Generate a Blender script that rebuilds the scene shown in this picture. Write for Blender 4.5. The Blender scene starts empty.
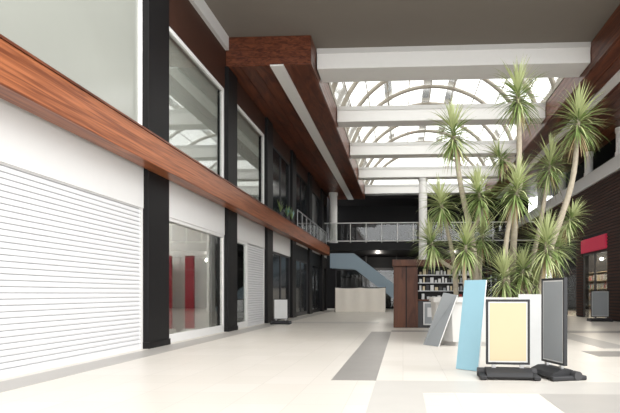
import bpy, bmesh, math, random
from mathutils import Vector, Matrix
random.seed(7)
scene = bpy.context.scene
COL = scene.collection

# ------------------------------------------------------------ materials
def srgb(r,g,b):
    f=lambda c:(c/255/12.92) if c/255<=0.04045 else ((c/255+0.055)/1.055)**2.4
    return (f(r),f(g),f(b),1)
def base_mat(name,col,rough=0.5,metal=0.0,spec=0.5,noise=0.0,nscale=6.0,bump=0.0,emit=None,estr=0):
    m=bpy.data.materials.new(name); m.use_nodes=True
    nt=m.node_tree; b=nt.nodes['Principled BSDF']
    b.inputs['Base Color'].default_value=col
    b.inputs['Roughness'].default_value=rough
    b.inputs['Metallic'].default_value=metal
    b.inputs['Specular IOR Level'].default_value=spec
    tc=nt.nodes.new('ShaderNodeTexCoord')
    n=nt.nodes.new('ShaderNodeTexNoise'); n.inputs['Scale'].default_value=nscale; n.inputs['Detail'].default_value=4
    nt.links.new(tc.outputs['Object'],n.inputs['Vector'])
    if noise>0:
        mx=nt.nodes.new('ShaderNodeMix'); mx.data_type='RGBA'
        mx.inputs['A'].default_value=tuple(c*(1-noise) for c in col[:3])+(1,)
        mx.inputs['B'].default_value=tuple(min(1,c*(1+noise)) for c in col[:3])+(1,)
        nt.links.new(n.outputs['Fac'],mx.inputs['Factor'])
        nt.links.new(mx.outputs['Result'],b.inputs['Base Color'])
    if bump>0:
        bp=nt.nodes.new('ShaderNodeBump'); bp.inputs['Strength'].default_value=bump; bp.inputs['Distance'].default_value=0.01
        nt.links.new(n.outputs['Fac'],bp.inputs['Height']); nt.links.new(bp.outputs['Normal'],b.inputs['Normal'])
    if emit:
        b.inputs['Emission Color'].default_value=emit; b.inputs['Emission Strength'].default_value=estr
    return m
def wood_mat(name,c1,c2,scale=(6,0.35,14),rough=0.35,panel=None):
    m=bpy.data.materials.new(name); m.use_nodes=True
    nt=m.node_tree; b=nt.nodes['Principled BSDF']; b.inputs['Roughness'].default_value=rough
    b.inputs['Specular IOR Level'].default_value=0.35
    tc=nt.nodes.new('ShaderNodeTexCoord'); mp=nt.nodes.new('ShaderNodeMapping'); mp.inputs['Scale'].default_value=scale
    n=nt.nodes.new('ShaderNodeTexNoise'); n.inputs['Scale'].default_value=1.3; n.inputs['Detail'].default_value=7; n.inputs['Distortion'].default_value=1.2
    cr=nt.nodes.new('ShaderNodeValToRGB'); cr.color_ramp.elements[0].position=0.36; cr.color_ramp.elements[1].position=0.64
    cr.color_ramp.elements[0].color=c1; cr.color_ramp.elements[1].color=c2
    nt.links.new(tc.outputs['Object'],mp.inputs['Vector']); nt.links.new(mp.outputs['Vector'],n.inputs['Vector'])
    nt.links.new(n.outputs['Fac'],cr.inputs['Fac']); nt.links.new(cr.outputs['Color'],b.inputs['Base Color'])
    return m
def glass_mat(name,tint,fac=0.25,rough=0.02,fm=0.9):
    m=bpy.data.materials.new(name); m.use_nodes=True
    nt=m.node_tree; nt.nodes.clear()
    o=nt.nodes.new('ShaderNodeOutputMaterial'); t=nt.nodes.new('ShaderNodeBsdfTransparent'); g=nt.nodes.new('ShaderNodeBsdfGlossy')
    g.inputs['Roughness'].default_value=rough; t.inputs['Color'].default_value=tint
    fr=nt.nodes.new('ShaderNodeFresnel'); fr.inputs['IOR'].default_value=1.45
    ad=nt.nodes.new('ShaderNodeMath'); ad.operation='MULTIPLY_ADD'; ad.inputs[1].default_value=fm; ad.inputs[2].default_value=fac*0.2; ad.use_clamp=True
    mx=nt.nodes.new('ShaderNodeMixShader')
    nt.links.new(fr.outputs[0],ad.inputs[0]); nt.links.new(ad.outputs[0],mx.inputs[0])
    nt.links.new(t.outputs[0],mx.inputs[1]); nt.links.new(g.outputs[0],mx.inputs[2]); nt.links.new(mx.outputs[0],o.inputs[0])
    return m
def floor_mat():
    m=bpy.data.materials.new('floor_tile'); m.use_nodes=True
    nt=m.node_tree; b=nt.nodes['Principled BSDF']; b.inputs['Roughness'].default_value=0.36
    b.inputs['Specular IOR Level'].default_value=0.4
    tc=nt.nodes.new('ShaderNodeTexCoord')
    br=nt.nodes.new('ShaderNodeTexBrick'); br.offset=0; br.inputs['Scale'].default_value=1.0
    br.inputs['Brick Width'].default_value=0.65; br.inputs['Row Height'].default_value=0.65
    br.inputs['Mortar Size'].default_value=0.005; br.inputs['Bias'].default_value=0
    br.inputs['Color1'].default_value=srgb(205,199,190); br.inputs['Color2'].default_value=srgb(199,193,183); br.inputs['Mortar'].default_value=srgb(186,180,170)
    n=nt.nodes.new('ShaderNodeTexNoise'); n.inputs['Scale'].default_value=0.6; n.inputs['Detail'].default_value=5
    mx=nt.nodes.new('ShaderNodeMix'); mx.data_type='RGBA'; mx.blend_type='MULTIPLY'; mx.inputs['Factor'].default_value=0.2
    cr=nt.nodes.new('ShaderNodeValToRGB'); cr.color_ramp.elements[0].color=(0.75,0.74,0.72,1); cr.color_ramp.elements[1].color=(1,1,1,1)
    nt.links.new(tc.outputs['Object'],br.inputs['Vector']); nt.links.new(tc.outputs['Object'],n.inputs['Vector'])
    nt.links.new(n.outputs['Fac'],cr.inputs['Fac'])
    nt.links.new(br.outputs['Color'],mx.inputs['A']); nt.links.new(cr.outputs['Color'],mx.inputs['B'])
    nt.links.new(mx.outputs['Result'],b.inputs['Base Color'])
    return m
M={}
M['floor']=floor_mat()
M['inlay_dark']=base_mat('inlay_dark',srgb(132,128,123),0.4,noise=0.1,nscale=3)
M['inlay_pale']=base_mat('inlay_pale',srgb(160,156,150),0.4,noise=0.05,nscale=3)
M['inlay_faint']=base_mat('inlay_faint',srgb(178,174,167),0.4,noise=0.05,nscale=3)
M['white']=base_mat('white_paint',srgb(210,209,207),0.5,noise=0.02)
M['beam']=base_mat('beam_white',srgb(236,235,232),0.6,noise=0.02)
M['shutter']=base_mat('shutter_white',srgb(210,210,211),0.5,noise=0.02,spec=0.3)
M['shutter_shade']=base_mat('shutter_shade',srgb(170,170,172),0.6,noise=0.02,spec=0.2)  # darker grey paints the shade line into the recess under each slat
M['planter']=base_mat('planter_white',srgb(196,194,190),0.6,noise=0.03)
M['greywhite']=base_mat('grey_white',srgb(205,204,201),0.5,noise=0.03)
M['black']=base_mat('black_paint',srgb(18,17,18),0.5,noise=0.1,spec=0.25)
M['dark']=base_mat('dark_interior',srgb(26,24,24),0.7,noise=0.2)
M['darkgrey']=base_mat('dark_grey',srgb(56,55,56),0.6,noise=0.1)
M['ceil']=base_mat('ceiling_taupe',srgb(124,117,109),0.85,noise=0.03,nscale=2,spec=0.2)
M['wood']=wood_mat('wood_band',srgb(104,56,34),srgb(160,98,64),rough=0.3)
M['wooddk']=wood_mat('wood_cladding',srgb(74,38,26),srgb(116,67,46),scale=(3,0.5,9))
M['brownwall']=base_mat('brown_wall',srgb(62,38,29),0.5,noise=0.15,nscale=3,spec=0.3)
M['kioskwood']=wood_mat('kiosk_wood',srgb(66,38,26),srgb(92,56,38),scale=(3,3,0.6),rough=0.5)
M['slat']=wood_mat('slat_wood',srgb(56,33,25),srgb(72,43,32),scale=(2,0.3,3),rough=0.6)
M['glass']=glass_mat('shop_glass',(0.95,0.96,0.95,1),0.2,fm=0.5)
M['roofglass']=glass_mat('roof_glass',(0.80,0.80,0.77,1),0.1,0.1)
M['darkglass']=base_mat('dark_glass',srgb(34,38,42),0.12,spec=0.35,noise=0.2,nscale=1.5)
M['greyglass']=base_mat('glass_reflection_grey',srgb(152,154,146),0.2,spec=0.5,noise=0.08,nscale=0.5)  # flat opaque grey stands in for the pale reflection on the upper pane
M['blind']=base_mat('blind_fabric',srgb(212,214,206),0.8,noise=0.05,nscale=2)
M['steel']=base_mat('rib_steel',srgb(160,153,140),0.5,noise=0.05)
M['red']=base_mat('red_panel',srgb(130,14,32),0.5,noise=0.05)
M['pink']=base_mat('pink_sign',srgb(176,30,62),0.5,noise=0.03,emit=srgb(200,30,70),estr=0.2)
M['blue']=base_mat('blue_board',srgb(140,180,193),0.5,noise=0.02)
M['stair']=base_mat('stair_grey',srgb(140,158,170),0.6,noise=0.03)
M['cream']=base_mat('cream_poster',srgb(190,176,144),0.6,noise=0.02)
M['cloth']=base_mat('cream_cloth',srgb(232,226,216),0.9,noise=0.03,nscale=4)
M['greyboard']=base_mat('grey_board',srgb(134,138,140),0.5,noise=0.03)
M['frame_dk']=base_mat('sign_frame',srgb(38,38,40),0.4,metal=0.2,noise=0.05)
M['rubber']=base_mat('rubber',srgb(30,30,32),0.6,noise=0.1)
M['metal']=base_mat('metal',srgb(180,180,180),0.3,metal=0.9,noise=0.02)
M['leaf']=base_mat('leaf_green',srgb(120,140,80),0.45,noise=0.35,nscale=2.5)
M['leaf2']=base_mat('leaf_pale',srgb(174,182,130),0.45,noise=0.3,nscale=2.5)
M['deadleaf']=base_mat('leaf_dry',srgb(150,132,96),0.8,noise=0.3)
M['trunk']=base_mat('trunk_bark',srgb(160,150,132),0.9,noise=0.3,nscale=14,bump=0.6)
M['soil']=base_mat('soil',srgb(60,44,32),1,noise=0.4,nscale=20,bump=0.8)
M['lamp']=base_mat('lamp_glow',srgb(255,240,215),0.5,emit=srgb(255,240,215),estr=6)
M['warm']=base_mat('warm_wall',srgb(202,186,160),0.7,noise=0.06)
M['goods1']=base_mat('goods_white',srgb(198,198,196),0.5,noise=0.06)
M['goods2']=base_mat('goods_red',srgb(150,50,44),0.5,noise=0.1)
M['goods3']=base_mat('goods_teal',srgb(60,120,130),0.5,noise=0.1)

# ------------------------------------------------------------ mesh builder
class B:
    def __init__(s): s.v=[];s.f=[];s.m=[];s.sm=[];s.names=[]
    def mi(s,n):
        if n not in s.names: s.names.append(n)
        return s.names.index(n)
    def face(s,pts,mat,smooth=False):
        i=len(s.v); s.v+= [tuple(p) for p in pts]; s.f.append(tuple(range(i,i+len(pts)))); s.m.append(s.mi(mat)); s.sm.append(smooth)
    def mesh(s,vs,fs,mat,smooth=False,mx=None):
        i=len(s.v)
        s.v+=[tuple(mx@Vector(p)) if mx else tuple(p) for p in vs]
        for f in fs: s.f.append(tuple(i+k for k in f)); s.m.append(s.mi(mat)); s.sm.append(smooth)
    def box(s,x0,x1,y0,y1,z0,z1,mat,mx=None):
        vs=[(x,y,z) for x in(x0,x1) for y in(y0,y1) for z in(z0,z1)]
        s.mesh(vs,[(0,1,3,2),(4,6,7,5),(0,4,5,1),(2,3,7,6),(0,2,6,4),(1,5,7,3)],mat,mx=mx)
    def bbox(s,x0,x1,y0,y1,z0,z1,mat,bv=0.01,mx=None,seg=2):
        bm=bmesh.new(); bmesh.ops.create_cube(bm,size=1)
        for v in bm.verts: v.co=Vector((x0+(v.co.x+.5)*(x1-x0),y0+(v.co.y+.5)*(y1-y0),z0+(v.co.z+.5)*(z1-z0)))
        bmesh.ops.bevel(bm,geom=bm.edges[:],offset=bv,segments=seg,profile=0.5,affect='EDGES')
        bm.verts.index_update()
        s.mesh([v.co[:] for v in bm.verts],[[v.index for v in f.verts] for f in bm.faces],mat,mx=mx); bm.free()
    def prism(s,pts,axis,a0,a1,mat,mx=None):
        def P(p,a):
            return {'x':(a,p[0],p[1]),'y':(p[0],a,p[1]),'z':(p[0],p[1],a)}[axis]
        n=len(pts); vs=[P(p,a0) for p in pts]+[P(p,a1) for p in pts]
        fs=[tuple(range(n))[::-1],tuple(range(n,2*n))]+[(i,(i+1)%n,n+(i+1)%n,n+i) for i in range(n)]
        s.mesh(vs,fs,mat,mx=mx)
    def tube(s,path,rad,mat,n=8,cap=True,smooth=True):
        path=[Vector(p) for p in path]; rs=rad if isinstance(rad,(list,tuple)) else [rad]*len(path)
        vs=[];ref=None
        for i,p in enumerate(path):
            t=(path[min(i+1,len(path)-1)]-path[max(i-1,0)]).normalized()
            if ref is None: ref=Vector((1,0,0)) if abs(t.x)<0.9 else Vector((0,1,0))
            a=(ref-t*ref.dot(t)).normalized(); b=t.cross(a); ref=a
            for k in range(n):
                an=2*math.pi*k/n; vs.append(p+(a*math.cos(an)+b*math.sin(an))*rs[i])
        fs=[]
        for i in range(len(path)-1):
            for k in range(n): fs.append((i*n+k,i*n+(k+1)%n,(i+1)*n+(k+1)%n,(i+1)*n+k))
        s.mesh(vs,fs,mat,smooth=smooth)
        if cap:
            s.mesh(vs[:n],[tuple(range(n))[::-1]],mat); s.mesh(vs[-n:],[tuple(range(n))],mat)
    def done(s,name,parent=None):
        me=bpy.data.meshes.new(name); me.from_pydata(s.v,[],s.f)
        for n in s.names: me.materials.append(M[n])
        me.polygons.foreach_set('material_index',s.m); me.polygons.foreach_set('use_smooth',s.sm); me.update()
        bm=bmesh.new(); bm.from_mesh(me); bmesh.ops.recalc_face_normals(bm,faces=bm.faces); bm.to_mesh(me); bm.free()
        o=bpy.data.objects.new(name,me); COL.objects.link(o)
        if parent: o.parent=parent
        return o
def lamp(x,y,z,e,c=(1,1,1),name='shop_lamp'):
    L=bpy.data.lights.new(name,'POINT'); L.energy=e; L.color=c; L.shadow_soft_size=.1
    o=bpy.data.objects.new(name,L); o.location=(x,y,z); COL.objects.link(o)

XL=-5.9; XR=9.7; YB=45.0
ZC=9.8
PIL=[(11.55,12.6),(16.95,17.9),(21.95,22.9),(27.0,27.95),(32.0,32.95),(37.0,37.95)]

# ------------------------------------------------------------ floor
b=B()
b.box(-12,14,-8,50,-0.2,0,'floor')
def inlay(x0,x1,y0,y1,mat): b.box(x0,x1,y0,y1,0.0,0.003,mat)
inlay(-1.04,-0.39,7.5,17.2,'inlay_dark')
inlay(-0.39,9.0,6.6,7.5,'inlay_faint')
inlay(-0.39,0.25,2,6.6,'inlay_faint')
inlay(1.7,9.0,5.4,6.6,'inlay_pale')
inlay(-5.72,-5.1,-6,40,'inlay_pale')
inlay(-5.1,-1.04,22,23.2,'inlay_faint')
inlay(3.9,9.0,10.6,11.6,'inlay_dark')
inlay(4.6,5.3,12.2,38,'inlay_pale')
inlay(5.3,9,17,18,'inlay_dark')
inlay(-0.39,4.6,17.2,17.9,'inlay_dark')
b.done('floor')

# ------------------------------------------------------------ left wall (structure)
b=B()
b.box(-6.4,XL,-6,40,4.0,4.8,'white')
b.box(-6.4,XL,-6,40,8.05,9.35,'brownwall')
b.box(-6.4,XL+0.12,-6,17.0,9.35,9.8,'white')
b.box(-6.4,XL,17.0,40,9.35,9.8,'brownwall')
bays=[(-6,11.55)]+[(PIL[i][1],PIL[i+1][0]) for i in range(5)]+[(37.95,40)]
for i,(y0,y1) in enumerate(bays):
    b.box(-6.4,XL,y0,y1,3.2,4.0,'white' if i<4 else 'black')
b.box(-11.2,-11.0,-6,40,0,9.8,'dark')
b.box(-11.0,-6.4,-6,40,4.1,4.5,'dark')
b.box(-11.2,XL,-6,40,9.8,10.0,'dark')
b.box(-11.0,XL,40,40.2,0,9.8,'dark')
b.box(-11.0,-6.2,17.2,17.4,0,4.1,'greywhite')
b.box(-11.0,-6.2,12.0,12.2,0,4.1,'greywhite')
b.box(-10.99,-10.9,12.2,17.2,0,4.1,'warm')
b.box(-10.98,-6.45,17.0,17.19,0,4.05,'greywhite')
b.box(-10.99,-6.42,12.25,17.0,3.7,3.8,'white')
b.box(-10.98,-6.4,12.4,22.4,8.2,8.3,'white')
b.box(-9.0,-8.9,12.2,22.5,4.5,8.2,'greywhite')
b.box(-9.0,-6.4,17.2,17.6,4.5,8.2,'greywhite')
b.box(-9.0,-6.4,22.2,22.5,4.5,8.2,'greywhite')
b.box(-9.0,-6.4,12.0,12.2,4.5,8.2,'greywhite')
b.box(-8.2,-8.1,17.42,21.95,0,3.9,'greywhite')
b.box(-8.2,-6.4,17.42,21.95,3.9,3.95,'white')
b.done('wall_left')
for (y0,y1) in PIL:
    b=B(); b.bbox(-6.35,XL+0.12,y0,y1,0.0,ZC if y0<16 else 8.8,'black',0.012)
    b.box(-6.36,XL+0.14,y0-0.02,y1+0.02,0,0.15,'black')
    b.done('black_pillar')
b=B()
b.bbox(XL+0.121,-5.38,-6,37.95,4.06,4.68,'wood',0.015)
b.box(XL+0.121,-5.36,-6,37.95,4.68,4.72,'wooddk')
b.done('wood_fascia_band')
b=B()
for y in [27.4+i*1.3 for i in range(9)]: b.tube([(-5.6,y,4.72),(-5.6,y,5.7)],0.025,'metal',6)
b.tube([(-5.6,27.4,5.72),(-5.6,37.8,5.72)],0.035,'metal',8)
b.box(-5.61,-5.59,27.4,37.8,4.82,5.62,'glass')
b.done('glass_balustrade')
b=B()
for k,(y,c) in enumerate([(25.0,'goods3'),(26.1,'blue'),(23.6,'darkgrey')]):
    b.tube([(-5.62,y,4.72),(-5.62,y,4.95),(-5.62,y,5.0)],[.1,.14,.15],'darkgrey',12)
    for j in range(26):
        a=j*2.4; r=0.1+0.12*random.random()
        p=Vector((-5.62,y,5.0)); q=p+Vector((math.cos(a)*r*.7,math.sin(a)*r*2,0.25+0.35*random.random()))
        b.tube([p,(p+q)/2+Vector((0,0,.06)),q],[.012,.02,.003],'leaf' if j%3 else c,4,cap=False)
b.done('potted_plants')

def shutter(y0,y1,z1=3.2,x=XL-0.06):
    b=B()
    z=0.12; b.box(x-0.03,x+0.03,y0,y1,0.0,0.12,'shutter')
    p=0.095
    while z<z1-0.001:
        pts=[(x-0.004,z),(x-0.004,z+0.012),(x+0.012,z+0.014),(x+0.020,z+0.045),(x+0.014,z+0.08),(x-0.004,z+p)]
        for i in range(5):
            (xa,za),(xb,zb)=pts[i],pts[i+1]
            za=min(za,z1); zb=min(zb,z1)
            b.face([(xa,y0,za),(xa,y1,za),(xb,y1,zb),(xb,y0,zb)],'shutter_shade' if i<2 else 'shutter')
        z+=p
    b.box(x-0.03,x+0.05,y0,y0+0.06,0,z1,'greywhite'); b.box(x-0.03,x+0.05,y1-0.06,y1,0,z1,'greywhite')
    return b.done('roller_shutter')
shutter(-6,11.54)
shutter(19.52,21.94)

def shopwin(y0,y1,z0=0.0,z1=3.2,fr='white',gl='glass',sill=0.22,mull=(),name='window_1',x=XL,t=0.09):
    b=B()
    xa,xb=(x-0.12,x-0.02)
    b.bbox(xa,xb,y0,y0+t,z0,z1,fr,0.008); b.bbox(xa,xb,y1-t,y1,z0,z1,fr,0.008)
    b.bbox(xa,xb,y0+t,y1-t,z1-t,z1,fr,0.008); b.bbox(xa,xb,y0+t,y1-t,z0,z0+sill,fr,0.008)
    for my in mull: b.bbox(xa,xb,my-0.03,my+0.03,z0+sill,z1-t,fr,0.006)
    xm=(xa+xb)/2
    b.box(xm-0.005,xm+0.005,y0+t,y1-t,z0+sill,z1-t,gl)
    return b.done(name)
shopwin(12.6,16.95,name='window_1')
shopwin(17.9,19.5,name='window_2')
shopwin(22.9,27.0,name='window_3',fr='darkgrey',gl='darkglass',mull=(25,))
shopwin(27.95,32.0,name='window_4',fr='darkgrey',gl='darkglass',mull=(30,))
shopwin(32.95,37.0,name='window_5',fr='black',gl='darkglass',mull=(35,))
shopwin(-6,11.54,4.8,8.05,sill=0.1,fr='beam',gl='greyglass',name='window_6',mull=(3.0,),t=0.12)
shopwin(12.6,16.95,4.8,8.05,sill=0.1,fr='beam',name='window_7',t=0.12)
shopwin(17.9,21.95,4.8,8.05,sill=0.1,fr='beam',gl='glass',name='window_8',t=0.12)
shopwin(22.9,27.0,4.8,8.05,sill=0.1,fr='darkgrey',gl='darkglass',name='window_9',mull=(25,))
shopwin(27.95,32.0,4.8,8.05,sill=0.1,fr='black',gl='darkglass',name='window_10',mull=(30,))
shopwin(32.95,37.0,4.8,8.05,sill=0.1,fr='black',gl='darkglass',name='window_11')
def blinds(y0,y1,z0,z1,x=-6.15,mat='blind',step=0.13,ang=10):
    b=B(); y=y0+0.08
    while y<y1-0.06:
        mx=Matrix.Translation((x,y,0))@Matrix.Rotation(math.radians(ang),4,'Z')
        b.box(-0.004,0.004,-0.062,0.062,z0,z1,mat,mx); y+=step
    b.box(x-0.04,x+0.04,y0,y1,z1,z1+0.06,'greywhite')
    b.done('vertical_blinds')
blinds(12.62,16.93,4.82,7.98,ang=-14)
blinds(17.92,21.93,4.82,7.98,ang=-14)

b=B()
for (x,y,w) in [(-7.85,16.5,0.7),(-6.95,16.6,0.3)]:
    b.bbox(x-w/2,x+w/2,y,y+0.08,0.12,2.5,'red',0.01); b.bbox(x-w/2-.03,x+w/2+.03,y-0.2,y+0.28,0,0.12,'greywhite',0.01)
b.done('red_display_panel')
b=B()
b.bbox(-8.4,-7.2,14.3,15.1,0.75,0.82,'goods1',0.01)
for x in(-8.3,-7.3):
    for y in(14.4,15.0): b.box(x-.03,x+.03,y-.03,y+.03,0,0.76,'metal')
b.done('display_table')
b=B()
for x in(-7.0,-8.2,-9.4):
    for y in(13.2,14.6,16.0):
        b.tube([(x,y,3.69),(x,y,3.62)],0.09,'lamp',12,smooth=False)
b.done('shop_downlights')
for y in(13.4,15.6): lamp(-8.8,y,3.5,120,(1,.99,.97))
lamp(-7.2,19.4,3.4,120,(.97,1,1))

# ------------------------------------------------------------ ceiling (near) & beams
b=B()
b.box(XL-0.5,XR+0.6,12,18.0,ZC,ZC+0.4,'ceil')
b.done('ceiling')
for i,y in enumerate([18.0,23.6,29.3,35.0,40.6]):
    b=B(); b.bbox(-3.0,6.36,y,y+ (1.2 if i==0 else 0.8),9.1,ZC,'beam',0.02)
    b.box(-3.0,6.36,y-0.02,y,9.62,ZC,'greywhite')
    b.done('roof_beam')

def bulkhead(x0,x1,y0,y1,sx0,sx1,name):
    b=B()
    b.box(x0,x1,y0,y1,8.85,ZC-0.001,'wooddk')
    edge = x1 if x0<0 else x0
    d=0.025 if x0<0 else -0.025
    for k in range(4):
        z=8.87+k*0.232
        lo,hi=sorted((edge,edge+d)); b.box(lo,hi,y0,y1,z,z+0.222,'wooddk')
        b.box(x0,x1,y0-0.025,y0,z,z+0.222,'wooddk')
    n=int((x1-x0)/0.45)
    for k in range(n):
        xa=x0+k*(x1-x0)/n
        if xa+0.4>sx0 and xa<sx1: continue
        b.box(xa+0.01,xa+(x1-x0)/n-0.01,y0,y1,8.825,8.85,'wooddk')
    b.box(sx0,sx1,y0-0.03,y1,8.8,8.85,'beam')
    b.done(name)
bulkhead(-5.89,-3.06,17.05,41.5,-4.4,-3.95,'wood_bulkhead')
bulkhead(6.4,XR+0.6,12,41.5,7.3,7.7,'wood_bulkhead')

# vault
b=B()
cx=1.67; hs=4.8; rise=3.7; R=(hs*hs+rise*rise)/(2*rise); a0=math.asin(min(1,hs/R))
NA=28
def arcp(t,r=R): 
    a=-a0+2*a0*t; return (cx+r*math.sin(a), ZC+rise-R+r*math.cos(a))
y=19.6
while y<45.2:
    b.tube([(arcp(i/NA)[0],y,arcp(i/NA)[1]) for i in range(NA+1)],0.12,'steel',6)
    y+=2.8
for k in range(1,10):
    X,Z=arcp(k/10,R+.08); b.tube([(X,18.6,Z),(X,45,Z)],0.03,'steel',5)
for s in (0,1):
    X,Z=arcp(s); b.box(X-0.12,X+0.12,18.4,45,Z+0.01,Z+0.25,'steel')
for i in range(NA):
    p,q=arcp(i/NA,R+0.14),arcp((i+1)/NA,R+0.14)
    b.face([(p[0],18.4,p[1]),(q[0],18.4,q[1]),(q[0],45,q[1]),(p[0],45,p[1])],'roofglass',True)
b.prism([arcp(i/NA) for i in range(NA+1)],'y',18.2,18.35,'ceil')
b.prism([arcp(i/NA) for i in range(NA+1)],'y',45.1,45.2,'roofglass')
b.done('skylight_vault')

# ------------------------------------------------------------ back wall, gallery
b=B()
b.box(-11,XR+1,YB,YB+0.3,0,ZC,'black')
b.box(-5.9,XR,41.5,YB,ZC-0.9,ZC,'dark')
b.done('wall_back')
b=B()
b.box(-5.85,XR-0.2,37.98,YB-0.02,4.45,5.0,'black')
for x in [ -5.0+i*1.15 for i in range(12)]:
    b.box(x-0.025,x+0.025,38.0,38.06,5.0,6.45,'white')
for z in (5.1,6.42): b.box(-5.8,XR-0.2,38.0,38.06,z,z+0.07,'white')
b.box(-5.8,XR-0.2,38.02,38.03,5.15,6.4,'glass')
b.done('gallery_balcony')
def column(x,y,z0,z1,r,name='white_column'):
    b=B(); b.tube([(x,y,z0),(x,y,z0+.25)],r*1.15,'beam',28); b.tube([(x,y,z0+.25),(x,y,z1-.2)],r,'beam',28); b.tube([(x,y,z1-.2),(x,y,z1)],r*1.15,'beam',28)
    b.done(name)
column(1.35,35.4,0,9.1,0.28); column(-5.2,38.6,5.0,8.8,0.3)
b=B()
for i in range(6):
    x=-5.6+i*2.5
    b.box(x,x+0.1,42.9,43.0,0,4.45,'darkgrey')
    b.box(x+0.1,x+2.5,42.94,42.96,0.2,3.2,'glass')
    b.box(x,x+2.5,42.9,43.0,3.2,3.4,'darkgrey')
    b.box(x+0.4,x+2.1,43.4,43.5,0.9,2.6,'darkgrey')
b.done('back_shopfront')
b=B()
st=[(-5.2,4.15),(-3.5,4.15),(1.9,0.0),(0.5,0.0),(-3.4,3.0),(-5.2,3.1)]
b.prism(st,'y',36.9,37.0,'stair'); b.prism(st,'y',37.85,37.95,'stair')
n=22
for i in range(n):
    x=-3.5+i*5.2/n; z=4.1-(i)*4.1/n-0.15
    b.box(x,x+5.2/n+0.02,37.0,37.85,z-0.2 if z>0.25 else 0,max(z,0.05),'darkgrey')
b.box(-5.2,-3.5,37.0,37.85,3.6,4.1,'darkgrey')
b.done('staircase')
b=B()
n=48
vs=[];fs=[]
for i in range(n+1):
    x=-4.65+3.45*i/n; d=0.01*math.sin(i*0.5)
    for k,z in enumerate((0.02,0.6,1.2,1.68-0.05*math.sin(math.pi*((i/24)%1)))):
        vs.append((x,35.6+d*(1+0.3*k),z))
for i in range(n):
    for k in range(3): a=i*4+k; fs.append((a,a+4,a+5,a+1))
b.mesh(vs,fs,'cloth',True)
for x in(-4.68,-3.0,-1.2): b.tube([(x,35.7,0),(x,35.7,1.75)],0.03,'darkgrey',8)
b.tube([(-4.68,35.7,1.7),(-1.2,35.7,1.7)],0.025,'darkgrey',8)
b.done('fabric_hoarding')
lamp(-2,41.5,4.0,100,(1,.93,.84)); lamp(4,41.5,4.0,100,(1,.93,.84))

# ------------------------------------------------------------ right wall
b=B()
X=XR
doors=[(25.2,28.6,3.4),(29.6,33.4,3.4),(34.4,38.5,3.4)]
segs=[(12,25.2),(28.6,29.6),(33.4,34.4),(38.5,45)]
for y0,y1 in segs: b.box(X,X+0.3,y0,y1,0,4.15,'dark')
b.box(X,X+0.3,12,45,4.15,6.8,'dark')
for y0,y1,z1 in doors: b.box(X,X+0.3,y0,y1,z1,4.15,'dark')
b.box(X-0.15,X+0.6,12,45,6.8,7.45,'white')
z=0.1
while z<6.75:
    if z>4.2: b.box(X-0.05,X,12,45,z,z+0.085,'slat')
    else:
        for y0,y1 in segs: b.box(X-0.05,X,y0,y1,z,z+0.085,'slat')
    z+=0.15
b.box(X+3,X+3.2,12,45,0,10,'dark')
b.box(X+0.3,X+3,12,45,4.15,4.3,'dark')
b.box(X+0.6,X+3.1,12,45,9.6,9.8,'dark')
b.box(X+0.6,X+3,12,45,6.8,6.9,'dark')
b.box(X+0.3,X+3,12,45,4.05,4.1,'warm')
b.done('wall_right')
b=B(); b.bbox(X-0.12,X-0.002,25.2,28.6,3.42,4.12,'pink',0.02)
b.done('shop_sign')
for i,(y0,y1,z1) in enumerate(doors):
    b=B()
    for y in (y0,y1-0.08,(y0+y1)/2): b.bbox(X,X+0.1,y,y+0.08,0,z1,'darkgrey',0.008)
    b.box(X,X+0.1,y0,y1,z1-0.1,z1,'darkgrey')
    b.box(X+0.04,X+0.05,y0,y1,0.02,z1-0.1,'glass')
    b.done('door_%d'%(i+1))
def shelf(x0,x1,y0,y1,h,name,axis='x',levels=5,back='kioskwood'):
    b=B()
    b.box(x1-0.04 if axis=='x' else x0,x1,y0 if axis=='x' else y1-0.04,y1,0,h,back)
    if axis=='x':
        b.box(x0,x1,y0,y0+0.04,0,h,back); b.box(x0,x1,y1-0.04,y1,0,h,back)
    else:
        b.box(x0,x0+0.04,y0,y1,0,h,back); b.box(x1-0.04,x1,y0,y1,0,h,back)
    for k in range(levels+1):
        z=0.05+k*(h-0.1)/levels
        b.box(x0,x1,y0,y1,z,z+0.03,back)
        if k<levels:
            u=(y0 if axis=='x' else x0)+0.08
            end=(y1 if axis=='x' else x1)-0.12
            while u<end:
                w=random.uniform(0.06,0.14); hh=random.uniform(0.4,0.75)*(h-0.1)/levels
                mt=random.choice(['goods1','goods1','cream','goods2','goods3','greyboard'])
                if axis=='x': b.bbox(x0+0.05,x1-0.1,u,min(u+w,end+0.05),z+0.03,z+0.03+hh,mt,0.008,seg=1)
                else: b.bbox(u,min(u+w,end+0.05),y0+0.05,y1-0.1,z+0.03,z+0.03+hh,mt,0.008,seg=1)
                u+=w+0.04
    b.done(name)
shelf(X+2.0,X+2.5,24.4,34,2.6,'stocked_shelf',back='warm')
for y in(23.9,31.5,36): lamp(X+1.4,y,3.85,420,(1,.9,.76))
for y in(20.5,24.2,28.3,33,38): column(X+0.2,y,7.45,8.8,0.22)

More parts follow.
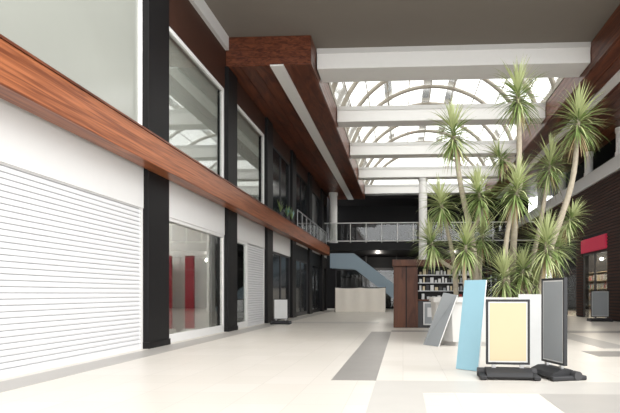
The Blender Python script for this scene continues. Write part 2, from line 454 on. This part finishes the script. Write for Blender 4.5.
# ------------------------------------------------------------ kiosk
b=B()
b.bbox(-0.4,2.9,19.2,21.9,2.28,2.52,'kioskwood',0.02)
b.bbox(-0.35,0.55,19.3,19.42,0,2.28,'kioskwood',0.01)
b.box(-0.35,-0.25,19.42,21.8,0,2.28,'kioskwood'); b.box(2.75,2.85,19.3,21.8,0,2.28,'kioskwood')
b.box(-0.25,2.75,21.7,21.8,0,2.28,'kioskwood')
b.box(0.1,0.14,19.28,19.3,0,2.28,'black')
b.box(0.56,2.74,19.8,19.84,0,2.28,'dark')
b.bbox(0.55,2.75,19.35,19.8,0,1.0,'darkgrey',0.01)
b.bbox(0.5,2.8,19.3,19.85,1.0,1.05,'kioskwood',0.01)
for z in(1.35,1.65,1.95):
    b.box(0.56,2.74,19.6,19.8,z,z+0.03,'metal')
    u=0.62
    while u<2.6:
        w=random.uniform(0.06,0.13); b.bbox(u,u+w,19.62,19.78,z+0.03,z+0.03+random.uniform(.1,.22),random.choice(['goods1','goods1','cream','greyboard','darkgrey']),0.006,seg=1); u+=w+0.05
for u in [0.7+0.2*i for i in range(10)]:
    b.bbox(u,u+0.1,19.55,19.75,1.05,1.05+random.uniform(.1,.22),random.choice(['goods1','cream','goods2']),0.006,seg=1)
b.bbox(0.75,1.25,19.30,19.34,0.1,0.95,'goods1',0.005); b.box(0.8,1.2,19.29,19.3,0.15,0.9,'greyboard')
b.box(0.9,1.1,19.285,19.29,0.4,0.75,'goods1')
b.done('wooden_kiosk')

# ------------------------------------------------------------ planter
b=B()
x0,x1,y0,y1,h=0.8,3.75,12.5,15.4,1.17
def ring(o,z): 
    c=0.35
    X0,X1,Y0,Y1=x0-o,x1+o,y0-o,y1+o
    return [(X0+c,Y0,z),(X1-c,Y0,z),(X1,Y0+c,z),(X1,Y1-c,z),(X1-c,Y1,z),(X0+c,Y1,z),(X0,Y1-c,z),(X0,Y0+c,z)]
rings=[ring(-0.12,0),ring(-0.12,0.1),ring(-0.05,0.1),ring(0,h-0.12),ring(0.05,h-0.12),ring(0.05,h),ring(-0.1,h),ring(-0.1,h-0.12)]
vs=[p for r in rings for p in r]; fs=[]
for i in range(len(rings)-1):
    for k in range(8): fs.append((i*8+k,i*8+(k+1)%8,(i+1)*8+(k+1)%8,(i+1)*8+k))
b.mesh(vs,fs,'planter'); b.mesh(ring(-0.1,h-0.12),[tuple(range(8))],'soil')
b.done('large_planter')

# ------------------------------------------------------------ yucca trees
def leaf(b,base,d,L,w,mat,droop):
    d=d.normalized(); side=d.cross(Vector((0,0,1)))
    if side.length<0.05: side=Vector((1,0,0))
    side.normalize(); p=Vector(base); n=6; pts=[]
    dd=d.copy()
    prof=[0.7,1.0,1.0,0.85,0.6,0.32,0.03]
    for i in range(n+1):
        up=side.cross(dd).normalized()
        if up.z<0: up=-up
        ww=w*prof[i]/2
        pts+= [p-side*ww+up*ww*0.35, p.copy(), p+side*ww+up*ww*0.35]
        p=p+dd*(L/n); dd=(dd+Vector((0,0,-droop/n*(i+1)*0.5))).normalized()
    fs=[]
    for i in range(n):
        a=i*3; fs+= [(a,a+1,a+4,a+3),(a+1,a+2,a+5,a+4)]
    b.mesh(pts,fs,mat,True)
def head(b,c,r,axis=Vector((0,0,1)),n=105):
    c=Vector(c); q=Vector((0,0,1)).rotation_difference(axis.normalized())
    n=int(n*1.7); r=r*1.12
    for i in range(n):
        t=(i+0.5)/n
        pol=math.radians(5+ 145*t**0.9+random.uniform(-10,10)); az=i*2.39996+random.uniform(-.3,.3)
        d=Vector((math.sin(pol)*math.cos(az),math.sin(pol)*math.sin(az),math.cos(pol))); d=q@d
        base=c+axis.normalized()*(0.16-0.6*t)*r*1.1+Vector((d.x,d.y,0))*0.03
        L=r*random.uniform(0.7,1.15)*(0.85 if t<0.15 else 1)
        mt='leaf2' if t<0.35 or random.random()<0.4 else 'leaf'
        if t>0.92 and random.random()<.6: mt='deadleaf'
        leaf(b,base,d,L,random.uniform(0.030,0.046),mt,random.uniform(0.1,0.6)+0.35*t)
def catmull(P,n=6):
    P=[Vector(p) for p in P]; Q=[P[0]*2-P[1]]+P+[P[-1]*2-P[-2]]; out=[]
    for i in range(1,len(Q)-2):
        for k in range(n):
            t=k/n; out.append(0.5*((2*Q[i])+(Q[i+1]-Q[i-1])*t+(2*Q[i-1]-5*Q[i]+4*Q[i+1]-Q[i+2])*t*t+(3*Q[i]-Q[i-1]-3*Q[i+1]+Q[i+2])*t**3))
    out.append(P[-1]); return out
def stem(b,P,r0,r1):
    path=catmull(P,8); n=len(path)
    b.tube(path,[ (r0+(r1-r0)*i/(n-1))*(1+0.09*(i%2)) for i in range(n)],'trunk',9)
    return (path[-1]-path[-3]).normalized()
def yucca(branches):
    b=B()
    for P,r0,r1,hr,nl in branches:
        ax=stem(b,P,r0,r1)
        ax=(ax+Vector((0,0,0.6))).normalized()
        head(b,P[-1],hr,ax,nl)
    b.done('yucca_tree')
Z0=1.05
yucca([([(2.8,13.6,Z0),(2.85,13.5,3.0),(2.95,13.4,4.8),(2.9,13.3,6.35)],.095,.055,.78,120),
       ([(2.88,13.45,3.6),(3.1,13.9,4.4),(2.6,14.3,5.0)],.05,.04,.5,70)])
yucca([([(1.9,13.4,Z0),(1.75,13.3,2.6),(1.45,13.2,4.0),(1.25,13.1,5.35)],.09,.05,.72,115),
       ([(1.7,13.3,2.8),(1.95,13.0,3.3),(1.85,12.9,3.8)],.05,.04,.62,95)])
yucca([([(3.4,13.7,Z0),(3.85,13.6,2.6),(4.35,13.6,4.2),(4.5,13.6,5.8)],.095,.055,.78,120)])
yucca([([(3.2,14.3,Z0),(3.6,14.3,2.6),(3.8,14.2,3.8),(3.95,14.2,4.8)],.075,.045,.7,110),
       ([(3.65,14.3,2.9),(4.2,14.2,3.05),(4.5,14.1,3.3)],.05,.04,.5,80)])
yucca([([(2.6,12.9,Z0),(2.5,12.8,2.4),(2.75,12.7,3.85)],.07,.045,.7,110)])
yucca([([(1.4,13.7,Z0),(1.3,13.6,2.2),(0.95,13.3,3.6)],.07,.045,.6,95),
       ([(1.3,13.6,1.9),(0.9,13.6,2.2),(0.72,13.6,2.65)],.05,.04,.6,90)])
yucca([([(2.5,13.0,Z0),(2.45,12.8,1.7)],.06,.05,.66,100)])
yucca([([(3.3,12.95,Z0),(3.4,12.8,1.8),(3.45,12.7,2.5)],.07,.05,.75,115)])
yucca([([(1.6,12.95,Z0),(1.5,12.9,1.8),(1.55,12.9,2.5)],.06,.045,.65,100)])
yucca([([(2.1,14.4,Z0),(2.1,14.3,2.1),(2.15,14.2,2.9)],.06,.045,.62,100)])
yucca([([(3.4,14.9,Z0),(3.9,14.8,1.9),(4.3,14.6,2.6)],.06,.045,.6,90)])
yucca([([(3.4,13.3,Z0),(3.35,13.2,1.5)],.06,.045,.62,90)])
yucca([([(2.9,13.1,Z0),(2.95,13.0,1.9)],.06,.045,.6,90)])

# ------------------------------------------------------------ poster stands and boards
def poster_stand(x,y,rot,w,h,panel,lean=0.0,name='poster_stand',base_w=None):
    b=B(); bw=base_w or w+0.22
    R0=Matrix.Translation((x,y,0))@Matrix.Rotation(math.radians(rot),4,'Z')
    prof=[(-0.24,0.0+.02),(-0.26,0.05),(-0.2,0.1),(-0.08,0.15),(0.08,0.15),(0.2,0.1),(0.26,0.05),(0.24,0.02)]
    b.prism(prof,'x',-bw/2+0.1,bw/2-0.1,'rubber',mx=R0)
    for sx in(-1,1):
        xa,xb=sorted((sx*(bw/2-0.1),sx*bw/2))
        b.bbox(xa,xb,-0.28,0.28,0.0,0.07,'rubber',0.02,mx=R0)
        c=[(0.065*math.cos(a*math.pi/8)+0.13,0.065*math.sin(a*math.pi/8)+0.068) for a in range(16)]
        b.prism(c,'x',xa-0.01,xb+0.01,'darkgrey',mx=R0)
        b.box(sx*w*0.32-0.03,sx*w*0.32+0.03,-0.02,0.02,0.14,0.24,'metal',mx=R0)
    F=R0@Matrix.Translation((0,0,0.2))@Matrix.Rotation(math.radians(lean),4,'X')
    H=h-0.2; t=0.034
    b.bbox(-w/2,-w/2+t,-0.03,0.03,0,H,'frame_dk',0.008,mx=F); b.bbox(w/2-t,w/2,-0.03,0.03,0,H,'frame_dk',0.008,mx=F)
    b.bbox(-w/2+t*.5,w/2-t*.5,-0.029,0.029,0,t,'frame_dk',0.008,mx=F); b.bbox(-w/2+t*.5,w/2-t*.5,-0.029,0.029,H-t,H,'frame_dk',0.008,mx=F)
    b.box(-w/2+t,w/2-t,-0.020,0.020,t,H-t,'goods1',mx=F)
    b.box(-w/2+t+.02,w/2-t-.02,-0.023,0.023,t+.02,H-t-.02,panel,mx=F)
    b.done(name)
poster_stand(1.56,7.85,-3,0.64,1.17,'cream')
poster_stand(2.28,8.0,-74,0.62,1.49,'greyboard')
poster_stand(-5.05,21.3,5,0.6,1.05,'goods1')
poster_stand(9.0,24.3,-3,0.8,1.4,'greyboard')
def board(c4,t,mat,name,edge='goods1'):
    P=[Vector(p) for p in c4]; n=(P[1]-P[0]).cross(P[3]-P[0]).normalized()*t
    b=B(); b.face(P,mat); b.face([p+n for p in P],mat)
    for i in range(4): b.face([P[i],P[(i+1)%4],P[(i+1)%4]+n,P[i]+n],edge)
    b.done(name)
board([(0.90,8.75,0),(1.22,8.45,0),(1.40,8.75,1.48),(1.08,9.05,1.48)],0.03,'blue','blue_panel_board')
board([(2.05,9.15,0),(2.52,8.95,0),(2.56,9.2,1.24),(2.06,9.4,1.24)],0.03,'goods1','white_panel_board')
board([(0.52,12.9,0),(0.86,12.4,0),(1.30,12.38,1.22),(0.98,12.40,1.28)],0.03,'greyboard','grey_panel_board')

# ------------------------------------------------------------ world and light
w=bpy.data.worlds.new('sky'); scene.world=w; w.use_nodes=True
bg=w.node_tree.nodes['Background']; bg.inputs['Color'].default_value=(0.975,0.985,1.0,1); bg.inputs['Strength'].default_value=3.0
S=bpy.data.lights.new('sun','SUN'); S.energy=1.9; S.angle=math.radians(50); S.color=(1,0.985,0.96)
so=bpy.data.objects.new('sun',S); COL.objects.link(so); so.rotation_euler=Vector((-0.62,0.45,-0.65)).to_track_quat('-Z','Y').to_euler()

# ------------------------------------------------------------ camera
cam=bpy.data.cameras.new('camera'); co=bpy.data.objects.new('camera',cam); COL.objects.link(co); scene.camera=co
F=520.0; yaw=3.0
cam.sensor_width=36; cam.lens=36*F/620
co.location=(0,0,1.25); co.rotation_euler=(math.radians(90),0,math.radians(yaw))
cam.shift_x=-(93-F*math.tan(math.radians(yaw)))/620
cam.shift_y=(294-206.5)/620
cam.clip_end=300
scene.view_settings.view_transform='Standard'
